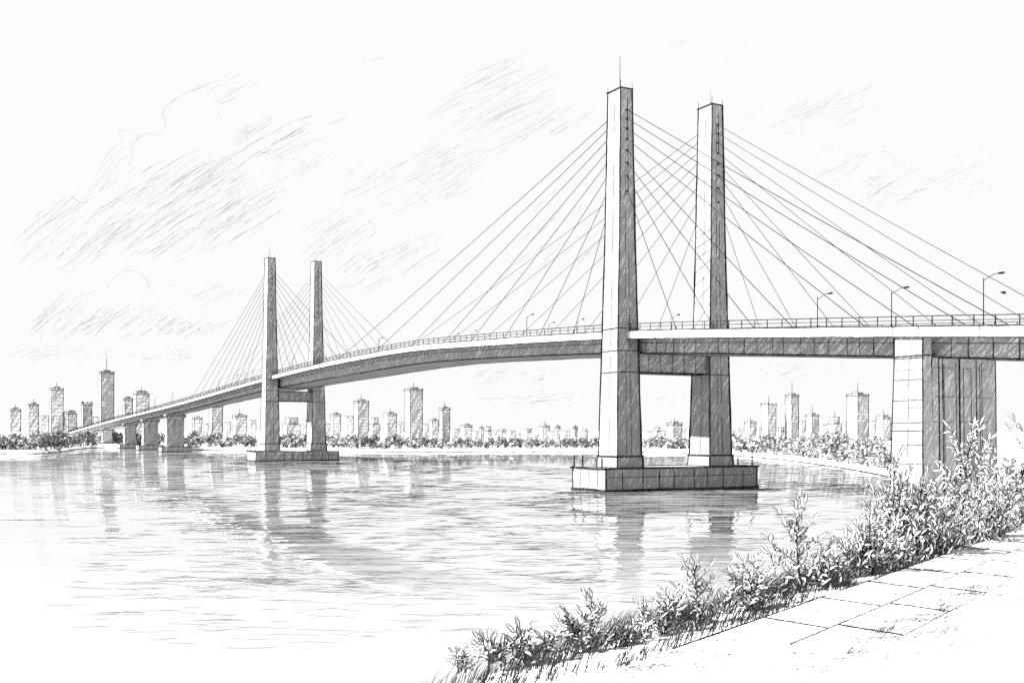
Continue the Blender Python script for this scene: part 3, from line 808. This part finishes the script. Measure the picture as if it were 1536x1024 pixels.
# ------------------------------------------------------------------ trees of the far shore and the right bank
def tree_proto(seed, hgt, wid, nclump, leaf):
    random.seed(seed)
    cr = MB(); cl = []
    for k in range(nclump):
        a = RU(0, 6.283); rr = math.sqrt(R()) * wid * .5 * .82; z = hgt * RU(.08, .86)
        shr = math.sqrt(max(.12, 1 - ((z / hgt - .45) / .55) ** 2))
        cl.append((Vector((math.cos(a) * rr * shr, math.sin(a) * rr * shr, z)), RU(.13, .24) * wid))
    for c, r in cl:
        dk = 1 if R() < .36 else 0
        for k in range(16):
            n = Vector((random.gauss(0, 1), random.gauss(0, 1), random.gauss(.25, 1))).normalized()
            p = c + n * r * RU(.55, 1.05)
            if p.z < .4: continue
            t1 = n.orthogonal().normalized(); t1.rotate(Matrix.Rotation(RU(0, 6.28), 3, n)); t2 = n.cross(t1)
            nn = (n + Vector((RU(-.6, .6), RU(-.6, .6), RU(-.3, .8)))).normalized()
            t1 = (t1 - nn * t1.dot(nn)).normalized(); t2 = nn.cross(t1)
            l1, l2 = leaf * RU(.6, 1.3), leaf * RU(.45, .9)
            cr.poly([p - t1 * l1, p - t1 * .2 * l1 + t2 * l2, p + t1 * l1, p + t1 * .1 * l1 - t2 * l2], dk if R() < .8 else 1 - dk)
    t = thing('tree', (0, 0, 0), 'x', 'tree', 'trees along the far shore')
    tr = MB(); tr.tube([Vector((0, 0, -.6)), Vector((.1, 0, hgt * .3)), Vector((.3, .2, hgt * .6))], [wid * .045, wid * .035, wid * .015], 6, 0)
    for k in range(4):
        a = RU(0, 6.28); tr.tube([Vector((.1, 0, hgt * .25)), Vector((math.cos(a) * wid * .28, math.sin(a) * wid * .28, hgt * .6))], [wid * .022, wid * .008], 5, 0)
    tr.build('trunk', [M['bark']], t); cr.build('crown', [M['tree_leaf'], M['tree_leaf_dark']], t)
    return t
protos = [tree_proto(s_, h_, w_, n_, l_) for s_, h_, w_, n_, l_ in ((1, 10, 12, 20, 1.25), (2, 12, 11, 22, 1.2), (3, 8.5, 13, 20, 1.25), (4, 11, 9, 17, 1.1), (5, 7, 9, 14, 1.05))]
bigp = [tree_proto(s_, h_, w_, n_, l_) for s_, h_, w_, n_, l_ in ((21, 13, 13, 34, .85), (22, 11, 14, 34, .85), (23, 15, 11, 32, .8), (24, 9, 12, 26, .8))]
random.seed(77)
used = set()
def place(pool, i, loc, rz, sc, label, group):
    pr = pool[i]
    if pr.name not in used: used.add(pr.name); t = pr; t.location = loc; t['label'] = label
    else: t = copy_tree(pr, loc, label)
    t.rotation_euler = (0, 0, rz); t.scale = (sc, sc, sc * RU(.85, 1.1)); t['group'] = group
    return t
def shore_d(x):
    for (a, ya), (b, yb) in zip(shore, shore[1:]):
        if a <= x <= b: return HC * F / ((ya + (yb - ya) * (x - a) / (b - a)) - HY)
    return 700
zones = [(-20, 78, 'at the far left edge of the shore', 15, .95), (78, 146, 'around the left end of the deck', 12, 1.05), (150, 244, 'behind the left-hand piers', 12, 1.1),
         (278, 386, 'between the broadest pier and far front leg', 15, .95), (414, 470, 'between the two far legs', 9, .95),
         (490, 604, 'between far rear leg and tallest central skyscraper', 16, .95), (606, 760, 'right of the tallest central skyscraper', 24, .72),
         (762, 898, 'left of the near front leg', 24, .70), (964, 1044, 'between the two near legs', 12, .8), (1100, 1140, 'just right of the near rear leg', 6, .95)]
FEAT = ['round grey', 'spreading grey', 'low broad', 'narrow upright', 'small bushy']
for x0, x1, where, n, sc in zones:
    for k in range(n):
        x = x0 + (x1 - x0) * (k + .5) / n + RU(-2, 2); d = shore_d(x) + RU(11, 42) + (60 if 'behind' in where else 0)
        i = random.randrange(5); p = W(x, HY, d)
        place(protos, i, (p.x, p.y, 2.2), RU(0, 6.28), sc * RU(.85, 1.15), f'{FEAT[i]} tree {where}, {ordn(k)} from its left', 'trees along the far shore')
n = 22
for k in range(n):
    x = 1146 + (1338 - 1146) * (k + .5) / n + RU(-3, 3); u = (x - 1146) / 192
    d = shore_d(x) * (1 - .0) + RU(14, 34)
    i = random.randrange(4); p = W(x, HY, d); sc = (RU(.8, 1.1) * (.95 - .12 * u))
    place(bigp, i, (p.x, p.y, 2.2), RU(0, 6.28), sc, f'leafy tree on the curving right bank, {ordn(k)} from its left end', 'trees on the right bank')
# ------------------------------------------------------------------ foreground shrubs
def leaf_shape(mb, base, dirv, nrm_, L, Wd, curl):
    side = dirv.cross(nrm_).normalized(); nn = side.cross(dirv).normalized()
    prof_ = [(.0, .05), (.22, .62), (.5, 1.0), (.78, .66), (1.0, .04)]
    mid, outl, outr, inl, inr = [], [], [], [], []
    for t, w_ in prof_:
        c = base + dirv * (L * t) + nn * (-curl * L * t * t)
        hw = Wd * .5 * w_; iw = max(0, hw - Wd * .19); up = nn * (hw * .25)
        mid.append(c); outl.append(c + side * hw + up); outr.append(c - side * hw + up); inl.append(c + side * iw + up * .8); inr.append(c - side * iw + up * .8)
    b = len(mb.v); mb.v.extend(tuple(p) for p in mid + outl + outr + inl + inr)
    for i in range(4):
        M_, OL, OR, IL, IR = b + i, b + 5 + i, b + 10 + i, b + 15 + i, b + 20 + i
        mb.f.append((M_, M_ + 1, IL + 1, IL)); mb.m.append(0)
        mb.f.append((M_ + 1, M_, IR, IR + 1)); mb.m.append(0)
        mb.f.append((IL, IL + 1, OL + 1, OL)); mb.m.append(1)
        mb.f.append((IR + 1, IR, OR, OR + 1)); mb.m.append(1)
def shrub(x, y, ytop, wpx, label, leafpx=20, dens=1.0, lean=0.0, fill=1.0, zoff=0.0, seed=0, name='shrub', q=None):
    random.seed(1000 + seed)
    e = HC - PZ + .15; d = e * F / (y - HY)
    base = W(x, y, d); base.z = PZ - .2
    hgt = (y - ytop) / F * d; wid = wpx / F * d; Lf = .82 * leafpx / F * d
    t = thing(name, base, label, 'shrub', 'leafy shrubs along the path edge')
    stm = MB(); fol = MB()
    n_main = 1 if wid < hgt * .9 else 3
    tips = []
    def branch(p0, dr, ln, r0, lvl):
        pts = [p0]; n_ = 6; dd = dr.copy()
        for k in range(n_):
            dd = (dd + Vector((RU(-.12, .12), RU(-.12, .12), .05 if lvl else .0))).normalized()
            pts.append(pts[-1] + dd * ln / n_)
        stm.tube(pts, [r0 * (1 - .8 * k / n_) for k in range(n_ + 1)], 5, 0)
        return pts
    for mnum in range(n_main):
        dr = Vector((lean + (RU(-.45, .45) if n_main > 1 else RU(-.08, .08)), RU(-.15, .15), 1)).normalized()
        st_ = branch(base + Vector((RU(-.2, .2) * wid * (n_main > 1), RU(-.1, .1), -.05)), dr, hgt * (1.0 if mnum == 0 else RU(.65, .85)), .010 + hgt * .007, 0)
        br = [(st_, .25)]
        nb_ = int(9 * dens) + 3
        for k in range(nb_):
            f_ = .10 + .82 * (k + R()) / nb_; i0 = min(5, int(f_ * 6)); p = st_[i0].lerp(st_[i0 + 1], f_ * 6 - i0)
            a = k * 2.4 + RU(-.5, .5); up_ = .35 + .6 * f_
            dr2 = Vector((math.cos(a), math.sin(a) * .8, up_)).normalized()
            ln = wid * .5 * (1.12 - .75 * f_) / max(.55, math.hypot(dr2.x, dr2.y)) * RU(.75, 1.1) / (1 if n_main == 1 else 1.3)
            br.append((branch(p, dr2, ln, .005 + hgt * .003, 1), .05))
        for pts, f0 in br:
            nl = max(4, int((pts[-1] - pts[0]).length / (Lf * .33)))
            for k in range(nl):
                f_ = f0 + (1 - f0) * (k + .5) / nl; i0 = min(5, int(f_ * 6)); p = pts[i0].lerp(pts[i0 + 1], f_ * 6 - i0)
                ax = (pts[i0 + 1] - pts[i0]).normalized(); sd_ = ax.orthogonal().normalized(); sd_.rotate(Matrix.Rotation(k * 2.6 + RU(-.6, .6), 3, ax))
                dv = (ax * RU(.35, 1.0) + sd_ * RU(.6, 1.0) + Vector((0, 0, .15))).normalized()
                nv = (UP + Vector((RU(-.6, .6), RU(-.9, .3), 0))).normalized()
                leaf_shape(fol, p, dv, nv, Lf * RU(.65, 1.1), Lf * RU(.42, .62), RU(.05, .45))
            dv = (pts[-1] - pts[-2]).normalized()
            leaf_shape(fol, pts[-1], dv, (UP + Vector((RU(-.4, .4), -.6, 0))).normalized(), Lf * 1.2, Lf * .42, .1)
    # dense lower leafage
    for k in range(int(105 * fill * dens * max(.3, wpx / 100))):
        a, rr = RU(0, 6.283), math.sqrt(R()) * wid * .55
        p = base + Vector((math.cos(a) * rr, math.sin(a) * rr * .6, hgt * (R() ** 1.5) * .55 - .02))
        dv = Vector((RU(-.6, .9), RU(-.6, .6), RU(.3, 1.2))).normalized()
        leaf_shape(fol, p, dv, Vector((RU(-.5, .5), -1, RU(.2, 1))).normalized(), Lf * RU(.6, 1.1), Lf * RU(.26, .42), RU(0, .3))
    stm.build('stem', [M['bark']], t); fol.build('foliage', [M['leaf'], M['leaf_rim']], t)
SHR = [
 (1503, 806, 612, 150, 'tallest bush at the right edge of the picture', 17, 1.5, .15, 2.6),
 (1440, 822, 640, 150, 'big dense bush against the dark side of the near pier', 17, 1.5, .1, 2.4),
 (1372, 842, 688, 150, 'wide bush in front of the foot of the pale pier face', 19, 1.4, -.1, 2.0),
 (1300, 868, 768, 112, 'rounded bush left of the one before the pale pier face', 18, 1.2, -.1, 1.8),
 (1202, 892, 754, 112, 'tall upright young tree-like shrub standing clear above its neighbours against the river', 21, 1.15, -.05, 1.3),
 (1128, 918, 832, 92, 'medium shrub just left of the tall upright shrub', 18, 1., .05, 1.4),
 (1056, 938, 824, 88, 'upright shrub with a pointed top, third from the left among the upright ones', 18, 1., -.08, 1.3),
 (984, 958, 878, 84, 'short spiky shrub between two upright ones near the bottom centre', 17, .9, .0, 1.3),
 (890, 974, 886, 96, 'open spreading shrub with long leaves, near the bottom centre', 20, .8, -.08, .8),
 (800, 986, 930, 60, 'small sprig with a few large pale leaves', 24, .45, .0, .5),
 (740, 990, 944, 62, 'tiny broad-leaved sprig second from the left end of the bank', 22, .4, -.1, .5),
 (694, 994, 962, 40, 'smallest sprig at the left end of the bank', 14, .3, -.1, .3),
 (1250, 884, 818, 70, 'low bush between the tall upright shrub and the rounded bush', 16, .9, .1, 2.0),
 (940, 968, 916, 60, 'low clump right of the open spreading shrub', 14, .7, .1, 1.4),
 (1338, 856, 770, 84, 'low bush at the path edge before the wide bush', 16, 1., .1, 2.2),
 (1404, 836, 742, 90, 'low bush at the path edge under the big dense bush', 16, 1., .15, 2.2),
 (1472, 816, 720, 90, 'low bush at the path edge under the tallest bush', 16, 1., .2, 2.4),
]
for i, (x, y, yt, wp, lab, lf, dn, ln, fl) in enumerate(SHR):
    fl *= .95 if i < 3 else .5 if i < 5 else .38 if i < 8 else .3 if i < 12 else .42; dn *= 1.1 if i < 3 else .92 if i < 8 else .75 if i < 12 else .7
    shrub(x, y, yt, wp, lab, lf, dn, ln, fl, seed=i)
random.seed(5)
# grass: tufts on the river side of the path and thin ones on its land side
gr = MB()
def blade(p, h_, wd_, dx, dy):
    p = Vector(p); m_ = p + Vector((dx * .4, dy * .4, h_ * .6)); e_ = p + Vector((dx, dy, h_))
    s_ = Vector((.9, .4, 0)) * wd_
    gr.poly([p - s_, p + s_, m_ + s_ * .8, m_ - s_ * .8]); gr.poly([m_ - s_ * .8, m_ + s_ * .8, e_])
for k in range(13000):
    t = RU(-3.5, 20); q = RU(.02, 1.5) 
    p = P0 + PD * t + PN * q
    dens = .35 + .65 * min(1, (t + 3.5) / 5)
    if R() > dens: continue
    if mnoise.noise(Vector((q * 2.2, t * 1.3, 0))) < -.15: continue
    h_ = RU(.08, .34) * (1.25 if q > .4 else .6) * (.5 + .5 * min(1, (t + 3.5) / 4))
    blade((p.x, p.y, near_z(q, t)), h_, .0045, h_ * RU(.3, .9), RU(-.03, .06))
for k in range(2300):
    t = RU(.6, 9); q = -1.35 - abs(random.gauss(0, .8))
    if mnoise.noise(Vector((q * 1.6, t * 1.2, 9))) < .02 and R() < .75: continue
    p = P0 + PD * t + PN * q
    blade((p.x, p.y, PZ + .01), RU(.05, .18), .0045, RU(.1, .28), RU(-.02, .05))
for k in range(500):
    t = RU(-2.5, 2.5); q = RU(-.5, .0)
    if q < -.25 + .1 * t: continue
    p = P0 + PD * t + PN * q
    blade((p.x, p.y, PZ + .02), RU(.03, .09), .0025, RU(.05, .16), RU(-.01, .04))
tag(gr.build('grass', [M['grass']]), 'thin slanting grass along both edges of the path', 'grass', kind='stuff')

# ------------------------------------------------------------------ ripples on the river
rp = MB(); random.seed(21)
def ridge(pts, hs):
    b = len(rp.v); n = len(pts)
    for p, h_ in zip(pts, hs):
        rp.v += [(p.x, p.y - 2.2 * h_, .004), (p.x, p.y, h_ + .004), (p.x, p.y + 2.2 * h_, .004)]
    for i in range(n - 1):
        o = b + i * 3
        rp.f += [(o, o + 3, o + 4, o + 1), (o + 1, o + 4, o + 5, o + 2)]; rp.m += [0, 0]
def stroke(x, y, ln, px, slope=0.0):
    n = max(4, int(ln / 7)); pts, hs = [], []
    ph, am, lam = RU(0, 6.28), RU(.15, .8) * (1 + (y - 690) / 230), RU(40, 130)
    for i in range(n + 1):
        f_ = i / n; xx = x + ln * f_ - ln / 2
        yy = y + am * math.sin(xx / lam * 6.28 + ph) + slope * ln * (f_ - .5) + RU(-.25, .25)
        d = HC * F / (max(yy, 681) - HY)
        pts.append(Vector(((xx - HX) / F * d, d, 0))); hs.append(max(.002, px * d / F * (math.sin(math.pi * min(1, max(0.02, f_))) ** .5) * RU(.5, 1.2)))
    ridge(pts, hs)
def dens(x, y):
    v = 1.0
    if x < 330: v *= max(.0, (x - 60) / 270) ** 1.2 if y > 720 else max(.1, (x - 20) / 300)
    if y > 850: v *= max(0, 1 - (y - 850) / 130)
    if y > 780: v *= .75
    if x > 1000 and y > 850: v *= .2
    return max(0, v)
for k in range(2700):
    y = 684 + 300 * R() ** 1.25; x = RU(0, 1340)
    if R() > dens(x, y): continue
    stroke(x, y, RU(12, 70) * (.7 + (y - 680) / 300), RU(.24, .48), RU(-.02, .012))
for k in range(120):                                   # bundles: hatched dark lenses of close strokes
    y = 700 + 190 * R() ** .9; x = random.gauss(640, 260)
    if x < 120 or x > 1250 or R() > dens(x, y): continue
    ln = RU(40, 130)
    for j in range(random.randrange(5, 12)):
        stroke(x + RU(-.35, .35) * ln, y + random.gauss(0, 2.2 + (y - 690) / 70), ln * RU(.25, .8), RU(.25, .45), RU(-.02, .02))
for k in range(16):
    stroke(RU(150, 1000), RU(880, 960), RU(60, 160), .25, -.06)
for cx, cy, hw, n_ in ((905, 738, 60, 60), (1030, 733, 130, 100), (440, 693, 85, 30), (265, 683, 32, 14)):   # dark strokes painting in the plinths' reflection
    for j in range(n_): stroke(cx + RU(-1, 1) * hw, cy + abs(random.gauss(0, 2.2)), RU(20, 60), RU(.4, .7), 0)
for y in (680.3, 681.2):
    for k in range(26): stroke(RU(0, 1000), y + RU(-.3, .5), RU(60, 200), .3)
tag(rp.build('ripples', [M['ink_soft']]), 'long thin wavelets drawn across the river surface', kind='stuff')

# ------------------------------------------------------------------ clouds: banks of slanting wisps, a real depth apart
def cl(name_label, clusters, outlines, seed, dist=2600):
    random.seed(seed); mb = MB()
    def wisp(pts, px, dd):
        n_ = len(pts); mb.tube([W(x, y, dd + 40 * math.sin(i)) for i, (x, y) in enumerate(pts)], [max(.02, px * dd / F * .5 * RU(.6, 1.2) * (math.sin(math.pi * (i + .4) / (n_ - .2)) ** .4)) for i in range(n_)], 4, 0, True)
    for cx, cy, rx, ry, n_, ln, ang, px in clusters:
        for k in range(n_):
            a = RU(0, 6.283); rr = math.sqrt(R())
            x, y = cx + math.cos(a) * rr * rx * 1.18, cy + math.sin(a) * rr * ry * 1.12
            l = ln * RU(.3, 1.6); an = math.radians(ang + RU(-5, 5)); bow = RU(-.04, .06) * l
            pts = []
            for i in range(6):
                f_ = i / 5 - .5; o = bow * (1 - 4 * f_ * f_)
                pts.append((x + math.cos(an) * l * f_ - math.sin(an) * o + RU(-.3, .3), y - math.sin(an) * l * f_ - math.cos(an) * o + RU(-.3, .3)))
            wisp(pts, px * RU(.6, 1.2), dist + RU(-400, 400))
    for ol, px in outlines:
        d_ = dist + RU(-150, 150)
        pts = chaikin([Vector((x, y, 0)) for x, y in ol], 2)
        wisp([(p.x + RU(-.4, .4), p.y + RU(-.4, .4)) for p in pts], px, d_)
    tag(mb.build('cloud', [M['cloud']], None, W(clusters[0][0], clusters[0][1], dist)), name_label, 'cloud', kind='stuff')
def zz(pts, sc, ox, oy): return [(x * sc + ox, y * sc + oy) for x, y in pts]
Z1 = lambda p: zz(p, .3255, 0, 90)
Z0 = lambda p: zz(p, .3613, 0, 350)
Z3 = lambda p: zz(p, .322, 1100, 50)
cl('large billowing cloud with slanted hatching at upper left',
   [(130, 345, 75, 38, 42, 60, 38, .7), (275, 298, 95, 50, 84, 70, 33, .75), (335, 312, 70, 40, 44, 50, 35, .8), (250, 360, 90, 22, 36, 40, 32, .7), (405, 205, 34, 26, 22, 55, 28, .8), (335, 138, 28, 16, 7, 55, 28, .7), (455, 245, 40, 20, 10, 80, 28, .6), (175, 255, 25, 30, 10, 50, 48, .5)],
   [(Z1(p), .7) for p in ([(970, 95), (860, 155), (800, 185), (755, 225), (745, 255), (770, 290), (745, 335)], [(725, 348), (690, 338), (645, 352), (610, 385), (600, 420), (615, 450), (580, 500)],
     [(520, 345), (560, 322), (600, 330), (640, 352)], [(230, 700), (260, 660), (320, 628), (350, 640), (370, 668), (440, 628), (500, 560)], [(75, 960), (120, 895), (230, 830)],
     [(1140, 440), (1190, 425), (1245, 430), (1290, 440), (1320, 490)], [(1010, 290), (1015, 260), (1005, 235)], [(1105, 330), (1140, 320), (1145, 350), (1138, 400)])], 31)
cl('low hatched cloud with a round hump at left above the skyline',
   [(115, 478, 55, 26, 40, 40, 42, .7), (200, 480, 70, 18, 50, 34, 30, .7), (285, 490, 45, 9, 34, 26, 28, .8), (100, 531, 60, 6, 12, 40, 14, .5), (240, 532, 55, 7, 18, 28, 14, .6), (330, 440, 30, 12, 14, 34, 30, .6)],
   [(Z0(p), .7) for p in ([(435, 205), (460, 240), (440, 210), (500, 165), (520, 152), (560, 155), (580, 170)], [(580, 170), (612, 190), (618, 230), (640, 235)], [(680, 240), (700, 215), (740, 225), (785, 260), (790, 280)], [(240, 340), (330, 255), (370, 238), (410, 245)])], 32)
cl('thin slanting cloud streaks between the far pylon and the near pylon',
   [(666, 250, 60, 24, 30, 70, 27, .65), (560, 268, 40, 18, 10, 60, 28, .6), (595, 385, 55, 24, 30, 50, 30, .75), (512, 352, 40, 28, 40, 40, 35, .7), (650, 285, 50, 18, 14, 60, 27, .6), (550, 420, 40, 10, 12, 36, 28, .6)],
   [([(478, 193), (505, 182), (530, 174)], .95), ([(545, 96), (562, 90), (579, 85)], .7)], 33)
cl('light cloud streaks high up left of the near front leg',
   [(752, 145, 55, 36, 24, 105, 28, .65), (775, 185, 45, 22, 14, 80, 30, .6), (840, 190, 30, 18, 12, 50, 28, .55), (850, 340, 45, 60, 26, 55, 42, .7), (800, 420, 40, 40, 12, 60, 42, .6)], [([(690, 118), (740, 98), (775, 85)], .6)], 34)
cl('faint hatched cloud with a curled edge at upper right',
   [(1270, 150, 52, 22, 16, 80, 27, .6), (1160, 170, 40, 10, 8, 50, 25, .45), (1290, 262, 50, 18, 26, 55, 30, .6), (1350, 288, 42, 14, 22, 40, 28, .7), (1430, 248, 40, 20, 5, 80, 27, .7), (1450, 280, 35, 10, 8, 30, 27, .5)],
   [(Z3(p), .6) for p in ([(330, 458), (310, 440), (320, 400), (350, 375), (400, 350), (460, 345), (500, 350), (525, 370)], [(210, 490), (255, 460), (300, 468), (330, 458)], [(340, 605), (400, 555), (515, 490), (520, 520)], [(565, 550), (570, 575), (595, 583), (640, 552), (700, 548), (745, 565), (760, 600)], [(870, 668), (910, 678), (960, 702), (1010, 735)])] + [([(1005, 71), (1028, 60)], .5), ([(1065, 105), (1100, 80), (1125, 64)], .5)], 35)
cl('thin cloud streaks low in the sky under the near deck',
   [(770, 562, 60, 9, 20, 32, 16, .6), (800, 600, 55, 7, 14, 40, 8, .6), (860, 590, 40, 10, 12, 30, 12, .5), (1200, 555, 50, 10, 20, 30, 20, .55), (1000, 590, 30, 10, 8, 24, 30, .5)], [], 36)
# the small dark bird below the right-hand lamp
b0 = W(1505, 439, 150)
bt = thing('bird', b0, 'small dark bird in the air below the arm of the tallest right-hand lamp', 'bird')
bb = MB(); n2 = 8; ringp = []
for f_, r_ in ((-.42, .03), (-.25, .11), (0, .15), (.22, .12), (.34, .09), (.46, .015)):
    for j in range(n2):
        q = 6.283 * j / n2; ringp.append(b0 + Vector((f_, math.cos(q) * r_, math.sin(q) * r_ - f_ * .25)))
bb.mesh(ringp, [(k*n2 + j, k*n2 + (j+1) % n2, (k+1)*n2 + (j+1) % n2, (k+1)*n2 + j) for k in range(5) for j in range(n2)], 0)
bb.build('body', [M['bird']], bt)
for sd in (-1, 1):
    wg = MB(); rows = []
    for f_, ch, up_ in ((.08, .22, .04), (.35, .20, .16), (.62, .06, .14)):
        for th in (.012, -.012):
            rows += [b0 + Vector((ch, sd * f_, up_ + th)), b0 + Vector((-ch, sd * f_, up_ + th))]
    for k in range(2):
        o = k * 4; wg.mesh(rows[o:o + 8], [(0, 1, 5, 4), (2, 6, 7, 3), (0, 4, 6, 2), (1, 3, 7, 5), (0, 2, 3, 1), (4, 5, 7, 6)], 0)
    wg.build('wing', [M['bird']], bt)
